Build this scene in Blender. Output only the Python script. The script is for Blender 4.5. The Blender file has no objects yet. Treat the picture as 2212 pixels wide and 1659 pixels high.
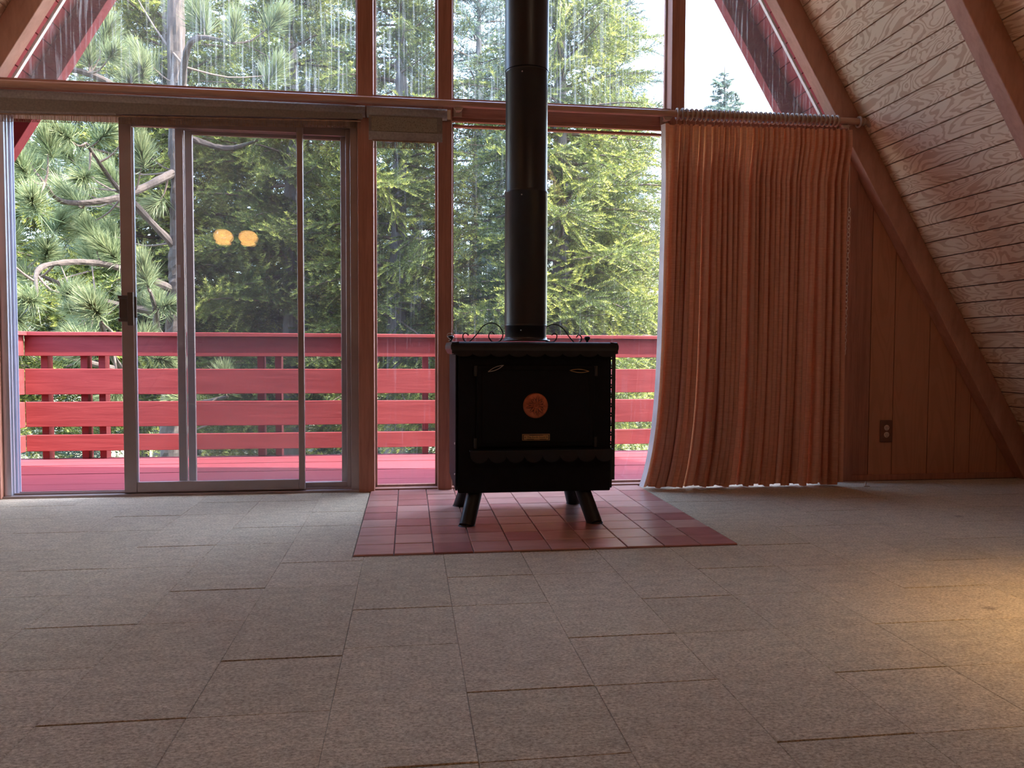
import bpy, math, random
import numpy as np
from mathutils import Matrix, Vector

# ------------------------------------------------------------------ camera, sky, sun, exposure
scene = bpy.context.scene
COL = scene.collection
YAW, PITCH, ROLL, FPX, CAM = 0.133017, -0.041533, 0.003744, 1667.25, (0.0, -4.25, 0.757)


def make_camera():
    f = Vector((math.sin(YAW) * math.cos(PITCH), math.cos(YAW) * math.cos(PITCH), math.sin(PITCH)))
    r = Vector((math.cos(YAW), -math.sin(YAW), 0)); u = r.cross(f)
    c, s = math.cos(ROLL), math.sin(ROLL)
    x = c * r + s * u; y = -s * r + c * u
    cd = bpy.data.cameras.new('camera'); cd.sensor_width = 36; cd.lens = 36 * FPX / 2212
    cd.clip_start = 0.05; cd.clip_end = 500
    o = bpy.data.objects.new('camera', cd); COL.objects.link(o)
    m = Matrix((x, y, -f)).transposed().to_4x4(); m.translation = Vector(CAM)
    o.matrix_world = m; scene.camera = o


make_camera()
vs = scene.view_settings
vs.view_transform = 'Standard'; vs.look = 'None'; vs.gamma = 1.0; vs.use_curve_mapping = False
vs.exposure = 2.1
scene.cycles.max_bounces = 10; scene.cycles.diffuse_bounces = 6; scene.cycles.transparent_max_bounces = 24
scene.cycles.sample_clamp_indirect = 6

SUN = Vector((0.75, -0.20, 1.0)).normalized()
w = bpy.data.worlds.new('sky'); scene.world = w; w.use_nodes = True
wn = w.node_tree; bg = wn.nodes['Background']
sk = wn.nodes.new('ShaderNodeTexSky'); sk.sky_type = 'NISHITA'; sk.sun_disc = False
sk.sun_elevation = math.asin(SUN.z); sk.sun_rotation = math.atan2(SUN.x, SUN.y); sk.air_density = 1.0; sk.dust_density = 2.0
wn.links.new(sk.outputs[0], bg.inputs[0]); bg.inputs[1].default_value = 0.80
sd = bpy.data.lights.new('sun', 'SUN'); sd.energy = 7.0; sd.angle = 0.009; sd.color = (1, .95, .86)
so = bpy.data.objects.new('sun', sd); COL.objects.link(so)
so.rotation_euler = SUN.to_track_quat('Z', 'Y').to_euler(); so.location = (8, -2, 12)

rnd = random.Random(7)
nrg = np.random.default_rng(11)

# ------------------------------------------------------------------ materials
def newmat(name):
    m = bpy.data.materials.new(name); m.use_nodes = True
    nt = m.node_tree
    return m, nt, nt.nodes['Principled BSDF'], nt.nodes['Material Output']


def N(nt, t, **kw):
    n = nt.nodes.new(t)
    for k, v in kw.items(): setattr(n, k, v)
    return n


def setin(n, **kw):
    for k, v in kw.items(): n.inputs[k.replace('_', ' ')].default_value = v


def ramp(nt, fac, stops):
    r = N(nt, 'ShaderNodeValToRGB'); e = r.color_ramp.elements
    while len(e) < len(stops): e.new(0.5)
    for el, (p, c) in zip(e, stops):
        el.position = p; el.color = (c[0], c[1], c[2], 1)
    nt.links.new(fac, r.inputs[0]); return r.outputs[0]


def coords(nt, scale=(1, 1, 1), kind='world', rand=False):
    mp = N(nt, 'ShaderNodeMapping'); mp.inputs['Scale'].default_value = scale
    if kind == 'world': nt.links.new(N(nt, 'ShaderNodeNewGeometry').outputs['Position'], mp.inputs[0])
    else: nt.links.new(N(nt, 'ShaderNodeTexCoord').outputs['Object'], mp.inputs[0])
    if rand:
        oi = N(nt, 'ShaderNodeObjectInfo'); mu = N(nt, 'ShaderNodeMath', operation='MULTIPLY'); mu.inputs[1].default_value = 37
        nt.links.new(oi.outputs['Random'], mu.inputs[0]); cb = N(nt, 'ShaderNodeCombineXYZ')
        for i in range(3): nt.links.new(mu.outputs[0], cb.inputs[i])
        nt.links.new(cb.outputs[0], mp.inputs['Location'])
    return mp.outputs[0]


def noise(nt, vec, scale, detail=4, rough=.55, dist=0):
    n = N(nt, 'ShaderNodeTexNoise'); setin(n, Scale=scale, Detail=detail, Roughness=rough, Distortion=dist)
    nt.links.new(vec, n.inputs['Vector']); return n.outputs['Fac']


def bump(nt, bsdf, fac, strength=.3, dist=.01):
    b = N(nt, 'ShaderNodeBump'); setin(b, Strength=strength, Distance=dist)
    nt.links.new(fac, b.inputs['Height']); nt.links.new(b.outputs[0], bsdf.inputs['Normal'])


def plain(name, c, rough=.5, metal=0.0, var=.15, scale=8, spec=None):
    m, nt, b, o = newmat(name)
    f = noise(nt, coords(nt), scale)
    nt.links.new(ramp(nt, f, [(.3, [x * (1 - var) for x in c]), (.7, [min(1, x * (1 + var)) for x in c])]), b.inputs['Base Color'])
    setin(b, Roughness=rough, Metallic=metal)
    if spec is not None: b.inputs['Specular IOR Level'].default_value = spec
    return m


def wood(name, dark, light, along=(1, 1, 12), rough=.55, bumpy=.25, knots=False, rand=True):
    """streaky grain: scale is small along the board's length"""
    m, nt, b, o = newmat(name)
    v = coords(nt, along, rand=rand)
    f1 = noise(nt, v, 4, 6, .6, .6)
    f2 = noise(nt, coords(nt, tuple(a * 4 for a in along)), 6, 3, .6)
    mx = N(nt, 'ShaderNodeMath', operation='MULTIPLY_ADD'); mx.inputs[1].default_value = .35
    nt.links.new(f2, mx.inputs[0]); nt.links.new(f1, mx.inputs[2])
    nt.links.new(ramp(nt, mx.outputs[0], [(.42, dark), (.82, light)]), b.inputs['Base Color'])
    setin(b, Roughness=rough); bump(nt, b, mx.outputs[0], bumpy, .004)
    return m


def plywood(name, early, late, axis='slope'):
    """contour grain of rotary cut fir ply, long along Y"""
    m, nt, b, o = newmat(name)
    if axis == 'slope': v = coords(nt, (.3, 1.9, 7.5))
    else: v = coords(nt, (4.2, .3, .5))
    f = noise(nt, v, 1.5, 2.5, .5, .5)
    mu = N(nt, 'ShaderNodeMath', operation='MULTIPLY'); mu.inputs[1].default_value = 26
    nt.links.new(f, mu.inputs[0])
    fr = N(nt, 'ShaderNodeMath', operation='PINGPONG'); fr.inputs[1].default_value = 1.0
    nt.links.new(mu.outputs[0], fr.inputs[0])
    fine = noise(nt, coords(nt, (3, 2, 160)), 3, 3)
    ad = N(nt, 'ShaderNodeMath', operation='MULTIPLY_ADD'); ad.inputs[1].default_value = .35
    nt.links.new(fine, ad.inputs[0]); nt.links.new(fr.outputs[0], ad.inputs[2])
    nt.links.new(ramp(nt, ad.outputs[0], [(.25, early), (.72, early), (.9, late), (1, late)]), b.inputs['Base Color'])
    setin(b, Roughness=.55); bump(nt, b, ad.outputs[0], .15, .002)
    return m


M = {}
M['ceil'] = plywood('ply_ceiling', (.70, .50, .345), (.53, .32, .205))
M['wallply'] = plywood('ply_wall', (.46, .205, .115), (.42, .185, .10), 'wall')
M['rafter'] = wood('rafter_wood', (.34, .155, .105), (.48, .245, .175), (3, 3, .8))
M['post'] = wood('post_wood', (.27, .105, .066), (.42, .185, .12), (14, 8, .7))
M['beamwood'] = wood('beam_wood', (.26, .10, .065), (.40, .18, .12), (.7, 8, 14))
M['polewood'] = wood('pole_wood', (.36, .19, .13), (.5, .29, .2), (.8, 9, 14), rough=.4)
M['ringwood'] = plain('ring_wood', (.42, .31, .23), .4)
M['bead'] = plain('white_bead', (.62, .56, .50), .5)
M['red'] = None
M['deckred'] = wood('deck_paint', (.125, .022, .030), (.17, .034, .043), (.7, 9, 9), rough=.7, bumpy=.15); M['deckred'].node_tree.nodes['Principled BSDF'].inputs['Specular IOR Level'].default_value = .12
def mat_red():
    """weathered red paint: soft tone changes, dark checks along the board and a few bare pale chips"""
    m, nt, b, o = newmat('red_paint')
    f = noise(nt, coords(nt, (.8, 6, 9)), 3, 5, .6, .5)
    base = ramp(nt, f, [(.3, (.16, .022, .024)), (.7, (.215, .036, .037))])
    ck = noise(nt, coords(nt, (5, 30, 75)), 1, 3, .55, .3); msk = noise(nt, coords(nt, (1.3, 2, 3)), 1.1, 2)
    c1 = ramp(nt, ck, [(.66, (0, 0, 0)), (.70, (1, 1, 1))]); c2 = ramp(nt, msk, [(.55, (0, 0, 0)), (.62, (1, 1, 1))])
    mu = N(nt, 'ShaderNodeMath', operation='MULTIPLY'); nt.links.new(c1, mu.inputs[0]); nt.links.new(c2, mu.inputs[1])
    mx = N(nt, 'ShaderNodeMixRGB'); nt.links.new(mu.outputs[0], mx.inputs[0]); nt.links.new(base, mx.inputs[1]); mx.inputs[2].default_value = (.12, .02, .02, 1)
    nt.links.new(mx.outputs[0], b.inputs['Base Color']); setin(b, Roughness=.7); b.inputs['Specular IOR Level'].default_value = .2
    sb = N(nt, 'ShaderNodeMath', operation='SUBTRACT'); nt.links.new(f, sb.inputs[0]); nt.links.new(mu.outputs[0], sb.inputs[1]); bump(nt, b, sb.outputs[0], .3, .006)
    return m


M['red'] = mat_red()
M['groove'] = plain('groove_dark', (.06, .022, .013), .8)
M['alu'] = plain('bronze_aluminium', (.34, .27, .26), .38, .55, .08)
M['alulight'] = plain('mill_aluminium', (.55, .57, .66), .3, .75, .05)
M['aludark'] = plain('dark_aluminium', (.10, .075, .065), .4, .5)
M['stove'] = plain('stove_black', (.007, .007, .009), .45, 0, .25, 30, .3)
M['stoveflat'] = plain('stove_black_flat', (.006, .006, .008), .65, 0, .25, 30, .12)
M['pipe'] = plain('pipe_black', (.012, .0125, .016), .36, 0, .2, 12)
M['iron'] = plain('wrought_iron', (.012, .011, .011), .5)
M['copper'] = plain('copper_relief', (.42, .12, .055), .42, .6, .3, 40)
M['copperdark'] = plain('copper_dark', (.09, .018, .012), .6, .3)
M['brass'] = plain('brass_plate', (.42, .25, .10), .4, .6, .15, 60)
M['ink'] = plain('plate_ink', (.03, .012, .008), .7)
M['steel'] = plain('steel', (.5, .46, .40), .3, .9)
M['shade'] = plain('shade_fabric', (.31, .285, .27), .75, 0, .18, 90)
M['shadeback'] = plain('shade_band', (.21, .18, .15), .75, 0, .18, 90)
M['string'] = plain('fringe_string', (.30, .20, .13), .8, 0, .35, 60)
M['plate'] = plain('outlet_plate', (.16, .06, .03), .4)
M['ivory'] = plain('outlet_ivory', (.62, .46, .36), .4)
M['chainm'] = plain('chain_plastic', (.72, .58, .46), .35)
M['bark'] = wood('bark', (.016, .011, .010), (.05, .037, .031), (9, 9, 2.2), rough=.9, bumpy=1.0)
M['barkgrey'] = wood('bark_grey', (.032, .029, .029), (.095, .088, .087), (8, 8, 2.2), rough=.9, bumpy=1.0)
M['twig'] = plain('twig', (.085, .06, .048), .9)
M['roof'] = plain('roof_felt', (.05, .04, .04), .9)
M['lampmetal'] = plain('lamp_metal', (.10, .06, .03), .4, .7)
M['lampshade'] = plain('lamp_shade', (.16, .09, .05), .6)
M['crumb'] = plain('white_plastic', (.7, .62, .55), .5)


def mat_speckle():
    m, nt, b, o = newmat('speckled_fabric')
    f = noise(nt, coords(nt, (60, 60, 60)), 3, 3, .6)
    nt.links.new(ramp(nt, f, [(.36, (.13, .08, .04)), (.47, (.48, .44, .34)), (.7, (.58, .55, .44))]), b.inputs['Base Color'])
    setin(b, Roughness=.8); t = N(nt, 'ShaderNodeBsdfTranslucent'); t.inputs[0].default_value = (.6, .55, .42, 1)
    mx = N(nt, 'ShaderNodeMixShader'); mx.inputs[0].default_value = .45
    nt.links.new(b.outputs[0], mx.inputs[1]); nt.links.new(t.outputs[0], mx.inputs[2]); nt.links.new(mx.outputs[0], o.inputs[0])
    return m


M['speckle'] = mat_speckle()


def mat_carpet():
    m, nt, b, o = newmat('carpet')
    v = coords(nt)
    fine = noise(nt, coords(nt, (85, 130, 85)), 1.2, 4, .8)
    mid = noise(nt, coords(nt, (16, 30, 10)), 1, 4, .6)
    big = noise(nt, v, 1.1, 3)
    c1 = ramp(nt, fine, [(.36, (.22, .165, .105)), (.5, (.43, .345, .235)), (.64, (.62, .515, .37))])
    c2 = ramp(nt, mid, [(.3, (.72, .72, .72)), (.7, (1.12, 1.12, 1.12))])
    c3 = ramp(nt, big, [(.3, (.9, .86, .84)), (.7, (1.08, 1.08, 1.02))])
    mx = N(nt, 'ShaderNodeMixRGB', blend_type='MULTIPLY'); mx.inputs[0].default_value = .8
    nt.links.new(c1, mx.inputs[1]); nt.links.new(c2, mx.inputs[2])
    m2 = N(nt, 'ShaderNodeMixRGB', blend_type='MULTIPLY'); m2.inputs[0].default_value = 1
    nt.links.new(mx.outputs[0], m2.inputs[1]); nt.links.new(c3, m2.inputs[2])
    oi = N(nt, 'ShaderNodeObjectInfo')
    m3 = N(nt, 'ShaderNodeMixRGB', blend_type='MULTIPLY'); m3.inputs[0].default_value = 1
    nt.links.new(m2.outputs[0], m3.inputs[1])
    nt.links.new(ramp(nt, oi.outputs['Random'], [(0, (.93, .93, .92)), (1, (1.04, 1.03, 1.03))]), m3.inputs[2])
    vo = N(nt, 'ShaderNodeTexVoronoi'); vo.inputs['Scale'].default_value = 1.7
    nt.links.new(coords(nt, (1, 1.25, .01)), vo.inputs['Vector'])
    ad = N(nt, 'ShaderNodeMath', operation='MULTIPLY_ADD'); ad.inputs[1].default_value = .05; nt.links.new(fine, ad.inputs[0]); nt.links.new(vo.outputs['Distance'], ad.inputs[2])
    spot = ramp(nt, ad.outputs[0], [(.045, (.38, .36, .36)), (.075, (1, 1, 1))])
    m4 = N(nt, 'ShaderNodeMixRGB', blend_type='MULTIPLY'); m4.inputs[0].default_value = .8
    nt.links.new(m3.outputs[0], m4.inputs[1]); nt.links.new(spot, m4.inputs[2])
    nt.links.new(m4.outputs[0], b.inputs['Base Color'])
    setin(b, Roughness=.95); b.inputs['Specular IOR Level'].default_value = .1
    b.inputs['Sheen Weight'].default_value = .25
    bump(nt, b, fine, .5, .006)
    return m


M['carpet'] = mat_carpet()


def mat_tile():
    m, nt, b, o = newmat('quarry_tile')
    oi = N(nt, 'ShaderNodeObjectInfo')
    base = ramp(nt, oi.outputs['Random'], [(0, (.33, .135, .12)), (.35, (.41, .20, .17)), (.7, (.47, .26, .215)), (1, (.51, .31, .25))])
    f = noise(nt, coords(nt, (3, 9, 3), rand=True), 2, 4)
    mx = N(nt, 'ShaderNodeMixRGB', blend_type='MULTIPLY'); mx.inputs[0].default_value = .7
    nt.links.new(base, mx.inputs[1]); nt.links.new(ramp(nt, f, [(.3, (.8, .78, .76)), (.7, (1.1, 1.12, 1.12))]), mx.inputs[2])
    nt.links.new(mx.outputs[0], b.inputs['Base Color']); setin(b, Roughness=.26)
    bump(nt, b, f, .08, .004)
    return m


M['tile'] = mat_tile()
M['grout'] = plain('grout', (.10, .07, .06), .9)


def mat_curtain():
    m, nt, b, o = newmat('curtain_cloth')
    f = noise(nt, coords(nt, (8, 8, 190)), 2, 4, .6)
    s = noise(nt, coords(nt, (60, 8, 1.2)), 1, 2)
    c = ramp(nt, f, [(.3, (.62, .325, .235)), (.7, (.76, .43, .32))])
    mx = N(nt, 'ShaderNodeMixRGB', blend_type='MULTIPLY'); mx.inputs[0].default_value = .5
    nt.links.new(c, mx.inputs[1]); nt.links.new(ramp(nt, s, [(.3, (.75, .72, .7)), (.7, (1.15, 1.1, 1.05))]), mx.inputs[2])
    nt.links.new(mx.outputs[0], b.inputs['Base Color']); setin(b, Roughness=.85)
    b.inputs['Specular IOR Level'].default_value = .15
    t = N(nt, 'ShaderNodeBsdfTranslucent')
    nt.links.new(ramp(nt, f, [(.3, (.58, .24, .10)), (.7, (.82, .42, .20))]), t.inputs[0])
    ms = N(nt, 'ShaderNodeMixShader'); ms.inputs[0].default_value = .28
    nt.links.new(b.outputs[0], ms.inputs[1]); nt.links.new(t.outputs[0], ms.inputs[2]); nt.links.new(ms.outputs[0], o.inputs[0])
    return m


M['curtain'] = mat_curtain()
M['lining'] = plain('curtain_lining', (.72, .66, .62), .85)


def mat_glass(name, streak=0.0, film=.02, tint=(.98, .985, .982), thresh=.56):
    m, nt, b, o = newmat(name); nt.nodes.remove(b)
    tr = N(nt, 'ShaderNodeBsdfTransparent'); tr.inputs[0].default_value = (*tint, 1)
    gl = N(nt, 'ShaderNodeBsdfGlossy'); gl.inputs['Roughness'].default_value = 0.0
    lw = N(nt, 'ShaderNodeLayerWeight'); lw.inputs[0].default_value = .5
    pw = N(nt, 'ShaderNodeMath', operation='POWER'); pw.inputs[1].default_value = 5; nt.links.new(lw.outputs['Facing'], pw.inputs[0])
    ma = N(nt, 'ShaderNodeMath', operation='MULTIPLY_ADD'); ma.inputs[1].default_value = .9; ma.inputs[2].default_value = .045
    nt.links.new(pw.outputs[0], ma.inputs[0])
    mx = N(nt, 'ShaderNodeMixShader'); nt.links.new(ma.outputs[0], mx.inputs[0]); nt.links.new(tr.outputs[0], mx.inputs[1]); nt.links.new(gl.outputs[0], mx.inputs[2])
    df = N(nt, 'ShaderNodeBsdfDiffuse'); df.inputs[0].default_value = (.75, .74, .70, 1)
    tl = N(nt, 'ShaderNodeBsdfTranslucent'); tl.inputs[0].default_value = (.80, .80, .78, 1)
    dm = N(nt, 'ShaderNodeMixShader'); dm.inputs[0].default_value = .75
    nt.links.new(df.outputs[0], dm.inputs[1]); nt.links.new(tl.outputs[0], dm.inputs[2])
    fin = N(nt, 'ShaderNodeMixShader'); nt.links.new(mx.outputs[0], fin.inputs[1]); nt.links.new(dm.outputs[0], fin.inputs[2])
    if streak > 0:
        s = noise(nt, coords(nt, (75, 1, 2.6)), 1, 3, .6)
        p = noise(nt, coords(nt, (2.2, 1, 2.2)), 1.4, 3)
        sr = ramp(nt, s, [(thresh, (0, 0, 0)), (thresh + .12, (1, 1, 1))])
        pr = ramp(nt, p, [(.35, (.25, .25, .25)), (.62, (1, 1, 1))])
        mm = N(nt, 'ShaderNodeMath', operation='MULTIPLY'); nt.links.new(sr, mm.inputs[0]); nt.links.new(pr, mm.inputs[1])
        sc = N(nt, 'ShaderNodeMath', operation='MULTIPLY_ADD'); sc.inputs[1].default_value = streak; sc.inputs[2].default_value = film
        nt.links.new(mm.outputs[0], sc.inputs[0]); nt.links.new(sc.outputs[0], fin.inputs[0])
    else: fin.inputs[0].default_value = film
    nt.links.new(fin.outputs[0], o.inputs[0]); return m


M['glass'] = mat_glass('window_glass', .04, .008)
M['glassdirty'] = mat_glass('streaked_glass', .20, .02, thresh=.52)
M['glassdoor'] = mat_glass('door_glass', .0, .006, (.965, .97, .975))


def mat_screen():
    m, nt, b, o = newmat('insect_screen')
    setin(b, Roughness=.7); b.inputs['Base Color'].default_value = (.12, .12, .13, 1)
    tr = N(nt, 'ShaderNodeBsdfTransparent'); mx = N(nt, 'ShaderNodeMixShader'); mx.inputs[0].default_value = .16
    nt.links.new(tr.outputs[0], mx.inputs[1]); nt.links.new(b.outputs[0], mx.inputs[2]); nt.links.new(mx.outputs[0], o.inputs[0])
    return m


M['screen'] = mat_screen()


def mat_leaf(name, dark, mid, tip, transl=.35):
    m, nt, b, o = newmat(name)
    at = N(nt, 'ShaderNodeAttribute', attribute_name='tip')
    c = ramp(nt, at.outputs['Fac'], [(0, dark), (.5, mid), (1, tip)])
    nt.links.new(c, b.inputs['Base Color']); setin(b, Roughness=.5); b.inputs['Specular IOR Level'].default_value = .35
    t = N(nt, 'ShaderNodeBsdfTranslucent'); nt.links.new(c, t.inputs[0])
    mx = N(nt, 'ShaderNodeMixShader'); mx.inputs[0].default_value = transl
    nt.links.new(b.outputs[0], mx.inputs[1]); nt.links.new(t.outputs[0], mx.inputs[2]); nt.links.new(mx.outputs[0], o.inputs[0])
    return m


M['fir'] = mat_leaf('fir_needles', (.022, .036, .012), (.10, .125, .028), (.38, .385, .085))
M['firhaze'] = mat_leaf('fir_needles_hazed', (.022, .04, .034), (.07, .105, .085), (.17, .225, .16))  # distance haze is put into the needle colour as a bluish tint
M['pine'] = mat_leaf('pine_needles', (.03, .05, .024), (.09, .125, .06), (.25, .275, .14))


def mat_ground():
    m, nt, b, o = newmat('forest_ground')
    f = noise(nt, coords(nt), .9, 6, .65)
    nt.links.new(ramp(nt, f, [(.3, (.08, .07, .045)), (.5, (.17, .17, .09)), (.7, (.30, .30, .18))]), b.inputs['Base Color'])
    setin(b, Roughness=.95); bump(nt, b, f, .6, .2); return m


M['ground'] = mat_ground()


def mat_emit(name, c, s):
    m, nt, b, o = newmat(name)
    f = noise(nt, coords(nt, (30, 30, 60), 'object'), 1, 2)
    nt.links.new(ramp(nt, f, [(.3, [x * .75 for x in c]), (.7, c)]), b.inputs['Emission Color'])
    b.inputs['Emission Strength'].default_value = s; b.inputs['Base Color'].default_value = (*c, 1); return m


M['amber'] = mat_emit('amber_glass', (1.0, .50, .14), 2.0)
M['bulb'] = mat_emit('warm_bulb', (1.0, .66, .30), 60)

M['opal'] = mat_emit('fill_globe_glow', (1.0, .76, .54), 10)  # glow of the added fill globe

# ------------------------------------------------------------------ mesh helpers
class MB:
    def __init__(self): self.v = []; self.f = []; self.sm = []

    def add(self, vs, fs, smooth=False):
        n = len(self.v); self.v += [tuple(p) for p in vs]
        self.f += [tuple(i + n for i in f) for f in fs]; self.sm += [smooth] * len(fs); return self

    def box(self, x0, x1, y0, y1, z0, z1):
        vs = [(x, y, z) for z in (z0, z1) for y in (y0, y1) for x in (x0, x1)]
        return self.add(vs, [(0, 2, 3, 1), (4, 5, 7, 6), (0, 1, 5, 4), (2, 6, 7, 3), (0, 4, 6, 2), (1, 3, 7, 5)])

    def prism(self, poly, axis, a, b):
        """poly: 2d points in the two other axes; extruded along axis from a to b"""
        def P(p, t):
            return {'x': (t, p[0], p[1]), 'y': (p[0], t, p[1]), 'z': (p[0], p[1], t)}[axis]
        n = len(poly); vs = [P(p, a) for p in poly] + [P(p, b) for p in poly]
        fs = [tuple(range(n))[::-1], tuple(range(n, 2 * n))] + [(i, (i + 1) % n, n + (i + 1) % n, n + i) for i in range(n)]
        return self.add(vs, fs)

    def tube(self, pts, r, n=8, caps=True):
        pts = [Vector(p) for p in pts]; m = len(pts)
        rs = r if isinstance(r, (list, tuple)) else [r] * m
        up = Vector((0, 0, 1)) if abs((pts[1] - pts[0]).normalized().z) < .9 else Vector((1, 0, 0))
        vs = []; prev = None
        for i, p in enumerate(pts):
            t = (pts[min(i + 1, m - 1)] - pts[max(i - 1, 0)]).normalized()
            a = (prev - t * prev.dot(t)) if prev else up.cross(t)
            a.normalize(); prev = a; b = t.cross(a)
            for k in range(n):
                q = 2 * math.pi * k / n; vs.append(p + rs[i] * (math.cos(q) * a + math.sin(q) * b))
        fs = [(i * n + k, i * n + (k + 1) % n, (i + 1) * n + (k + 1) % n, (i + 1) * n + k) for i in range(m - 1) for k in range(n)]
        self.add(vs, fs, True)
        if caps: self.add([vs[k] for k in range(n)], [tuple(range(n))[::-1]]); self.add([vs[(m - 1) * n + k] for k in range(n)], [tuple(range(n))])
        return self

    def lathe(self, prof, c, axis='z', n=24, smooth=True):
        """prof: list of (radius, height)"""
        vs = []
        for r, h in prof:
            for k in range(n):
                q = 2 * math.pi * k / n; a, b = r * math.cos(q), r * math.sin(q)
                vs.append({'z': (c[0] + a, c[1] + b, c[2] + h), 'x': (c[0] + h, c[1] + a, c[2] + b), 'y': (c[0] + b, c[1] + h, c[2] + a)}[axis])
        m = len(prof)
        self.add(vs, [(i * n + k, i * n + (k + 1) % n, (i + 1) * n + (k + 1) % n, (i + 1) * n + k) for i in range(m - 1) for k in range(n)], smooth)
        return self

    def torus(self, c, R, r, axis='x', n=20, k=8):
        pts = []
        for i in range(n + 1):
            q = 2 * math.pi * i / n; a, b = R * math.cos(q), R * math.sin(q)
            pts.append({'x': (c[0], c[1] + a, c[2] + b), 'y': (c[0] + a, c[1], c[2] + b), 'z': (c[0] + a, c[1] + b, c[2])}[axis])
        return self.tube(pts, r, k, False)

    def mesh(self, name, mat):
        me = bpy.data.meshes.new(name); me.from_pydata(self.v, [], self.f)
        me.polygons.foreach_set('use_smooth', self.sm); me.materials.append(M[mat] if isinstance(mat, str) else mat); me.update(); return me

    def build(self, name, mat, parent=None, bevel=0, loc=None):
        o = bpy.data.objects.new(name, self.mesh(name, mat)); COL.objects.link(o)
        if parent: o.parent = parent
        if loc: o.location = loc
        if bevel:
            b = o.modifiers.new('bevel', 'BEVEL'); b.width = bevel; b.segments = 2; b.limit_method = 'ANGLE'
        return o


def box(name, mat, parent, x0, x1, y0, y1, z0, z1, bevel=0):
    return MB().box(x0, x1, y0, y1, z0, z1).build(name, mat, parent, bevel)


def empty(name, loc=(0, 0, 0)):
    o = bpy.data.objects.new(name, None); COL.objects.link(o); o.location = loc; o.empty_display_size = .1; return o


def tag(o, label, cat=None, group=None, kind=None):
    o['label'] = label
    if cat: o['category'] = cat
    if group: o['group'] = group
    if kind: o['kind'] = kind
    return o


def struct(o, label=None, cat=None):
    o['kind'] = 'structure'
    if label: o['label'] = label
    if cat: o['category'] = cat
    return o


def inst(name, me, parent, loc=(0, 0, 0), rot=(0, 0, 0), sc=(1, 1, 1)):
    o = bpy.data.objects.new(name, me); COL.objects.link(o); o.parent = parent
    o.location = loc; o.rotation_euler = rot; o.scale = sc; return o


# ------------------------------------------------------------------ the A-frame shell
S = 1.667
DR, DL, OFF = 6.121, 5.464, .24          # S*x+z=DR: plane of the right rafters' undersides; OFF: depth to the ceiling
NX, NZ = S / math.hypot(S, 1), 1 / math.hypot(S, 1)
xr = lambda z, off=0: (DR + off - z) / S
xl = lambda z, off=0: -(DL + off - z) / S
APZ = (DR + DL) / 2; APX = (DR - DL) / (2 * S)
YB = -7.2
PITCHZ, ZG0 = .0868, .793 - 9 * .0868

# floor
floor = struct(box('floor', 'carpet', None, -4.2, 4.2, YB, -.01, -.2, -.014), 'worn brown carpet floor of square tiles', 'floor')
box('carpet_sheet', 'carpet', floor, -3.6, 3.9, YB, -3.32, -.0135, -.001)
TX, TY = .2915, .294
HX0, HX1, HY0, HY1 = -.205, 1.283, -1.382, -.042
cache = {}
for i in range(-12, 14):
    x0 = -.165 + i * TX
    for j in range(0, 13):
        y1 = (-2.615 if i < 0 else -2.568) + (9 - j) * TY + (.004 if (i * 7 + j) % 3 == 0 else 0)
        y0 = y1 - TY
        if y0 < -3.35: continue
        y1c = min(y1, -.02); a, b = max(x0, xl(0, .2)), min(x0 + TX, xr(0, .2))
        if y1c - y0 < .02 or b - a < .03: continue
        g = .0001 + .0005 * ((i * 13 + j * 5) % 4) / 3
        rects = [(a + g, b - g, y0 + g, y1c - g)]
        if b > HX0 and a < HX1 and y1c > HY0:      # cut away where the hearth lies
            out = []
            for (p, q, r, s) in rects:
                if p < HX0 - .004: out.append((p, min(q, HX0 - .003), r, s))
                if q > HX1 + .004: out.append((max(p, HX1 + .003), q, r, s))
                if r < HY0 - .004: out.append((max(p, HX0 - .003), min(q, HX1 + .003), r, min(s, HY0 - .003)))
            rects = out
        if not rects: continue
        mb = MB()
        for (p, q, r, s) in rects:
            e = .0012; t = .0004 * ((i * 3 + j * 11) % 5) / 4
            vs = [(p, r, -.0135), (q, r, -.0135), (q, s, -.0135), (p, s, -.0135), (p, r, -.0012), (q, r, -.0012), (q, s, -.0012), (p, s, -.0012),
                  (p + e, r + e, t), (q - e, r + e, t), (q - e, s - e, t), (p + e, s - e, t)]
            fs = [(8, 9, 10, 11)]
            for k in range(4):
                l = (k + 1) % 4; fs += [(k, l, 4 + l, 4 + k), (4 + k, 4 + l, 8 + l, 8 + k)]
            mb.add(vs, fs)
        mb.build('carpet_tile', 'carpet', floor)

# ceilings: planks along Y on both slopes, soffit planks outside in red
def slope_pt(side, z, off):
    return (xr(z, off), z) if side > 0 else (xl(z, off), z)


def slope_prism(side, z0, z1, o0, o1):
    return [slope_pt(side, z0, o0), slope_pt(side, z1, o0), slope_pt(side, z1, o1), slope_pt(side, z0, o1)]


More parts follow.
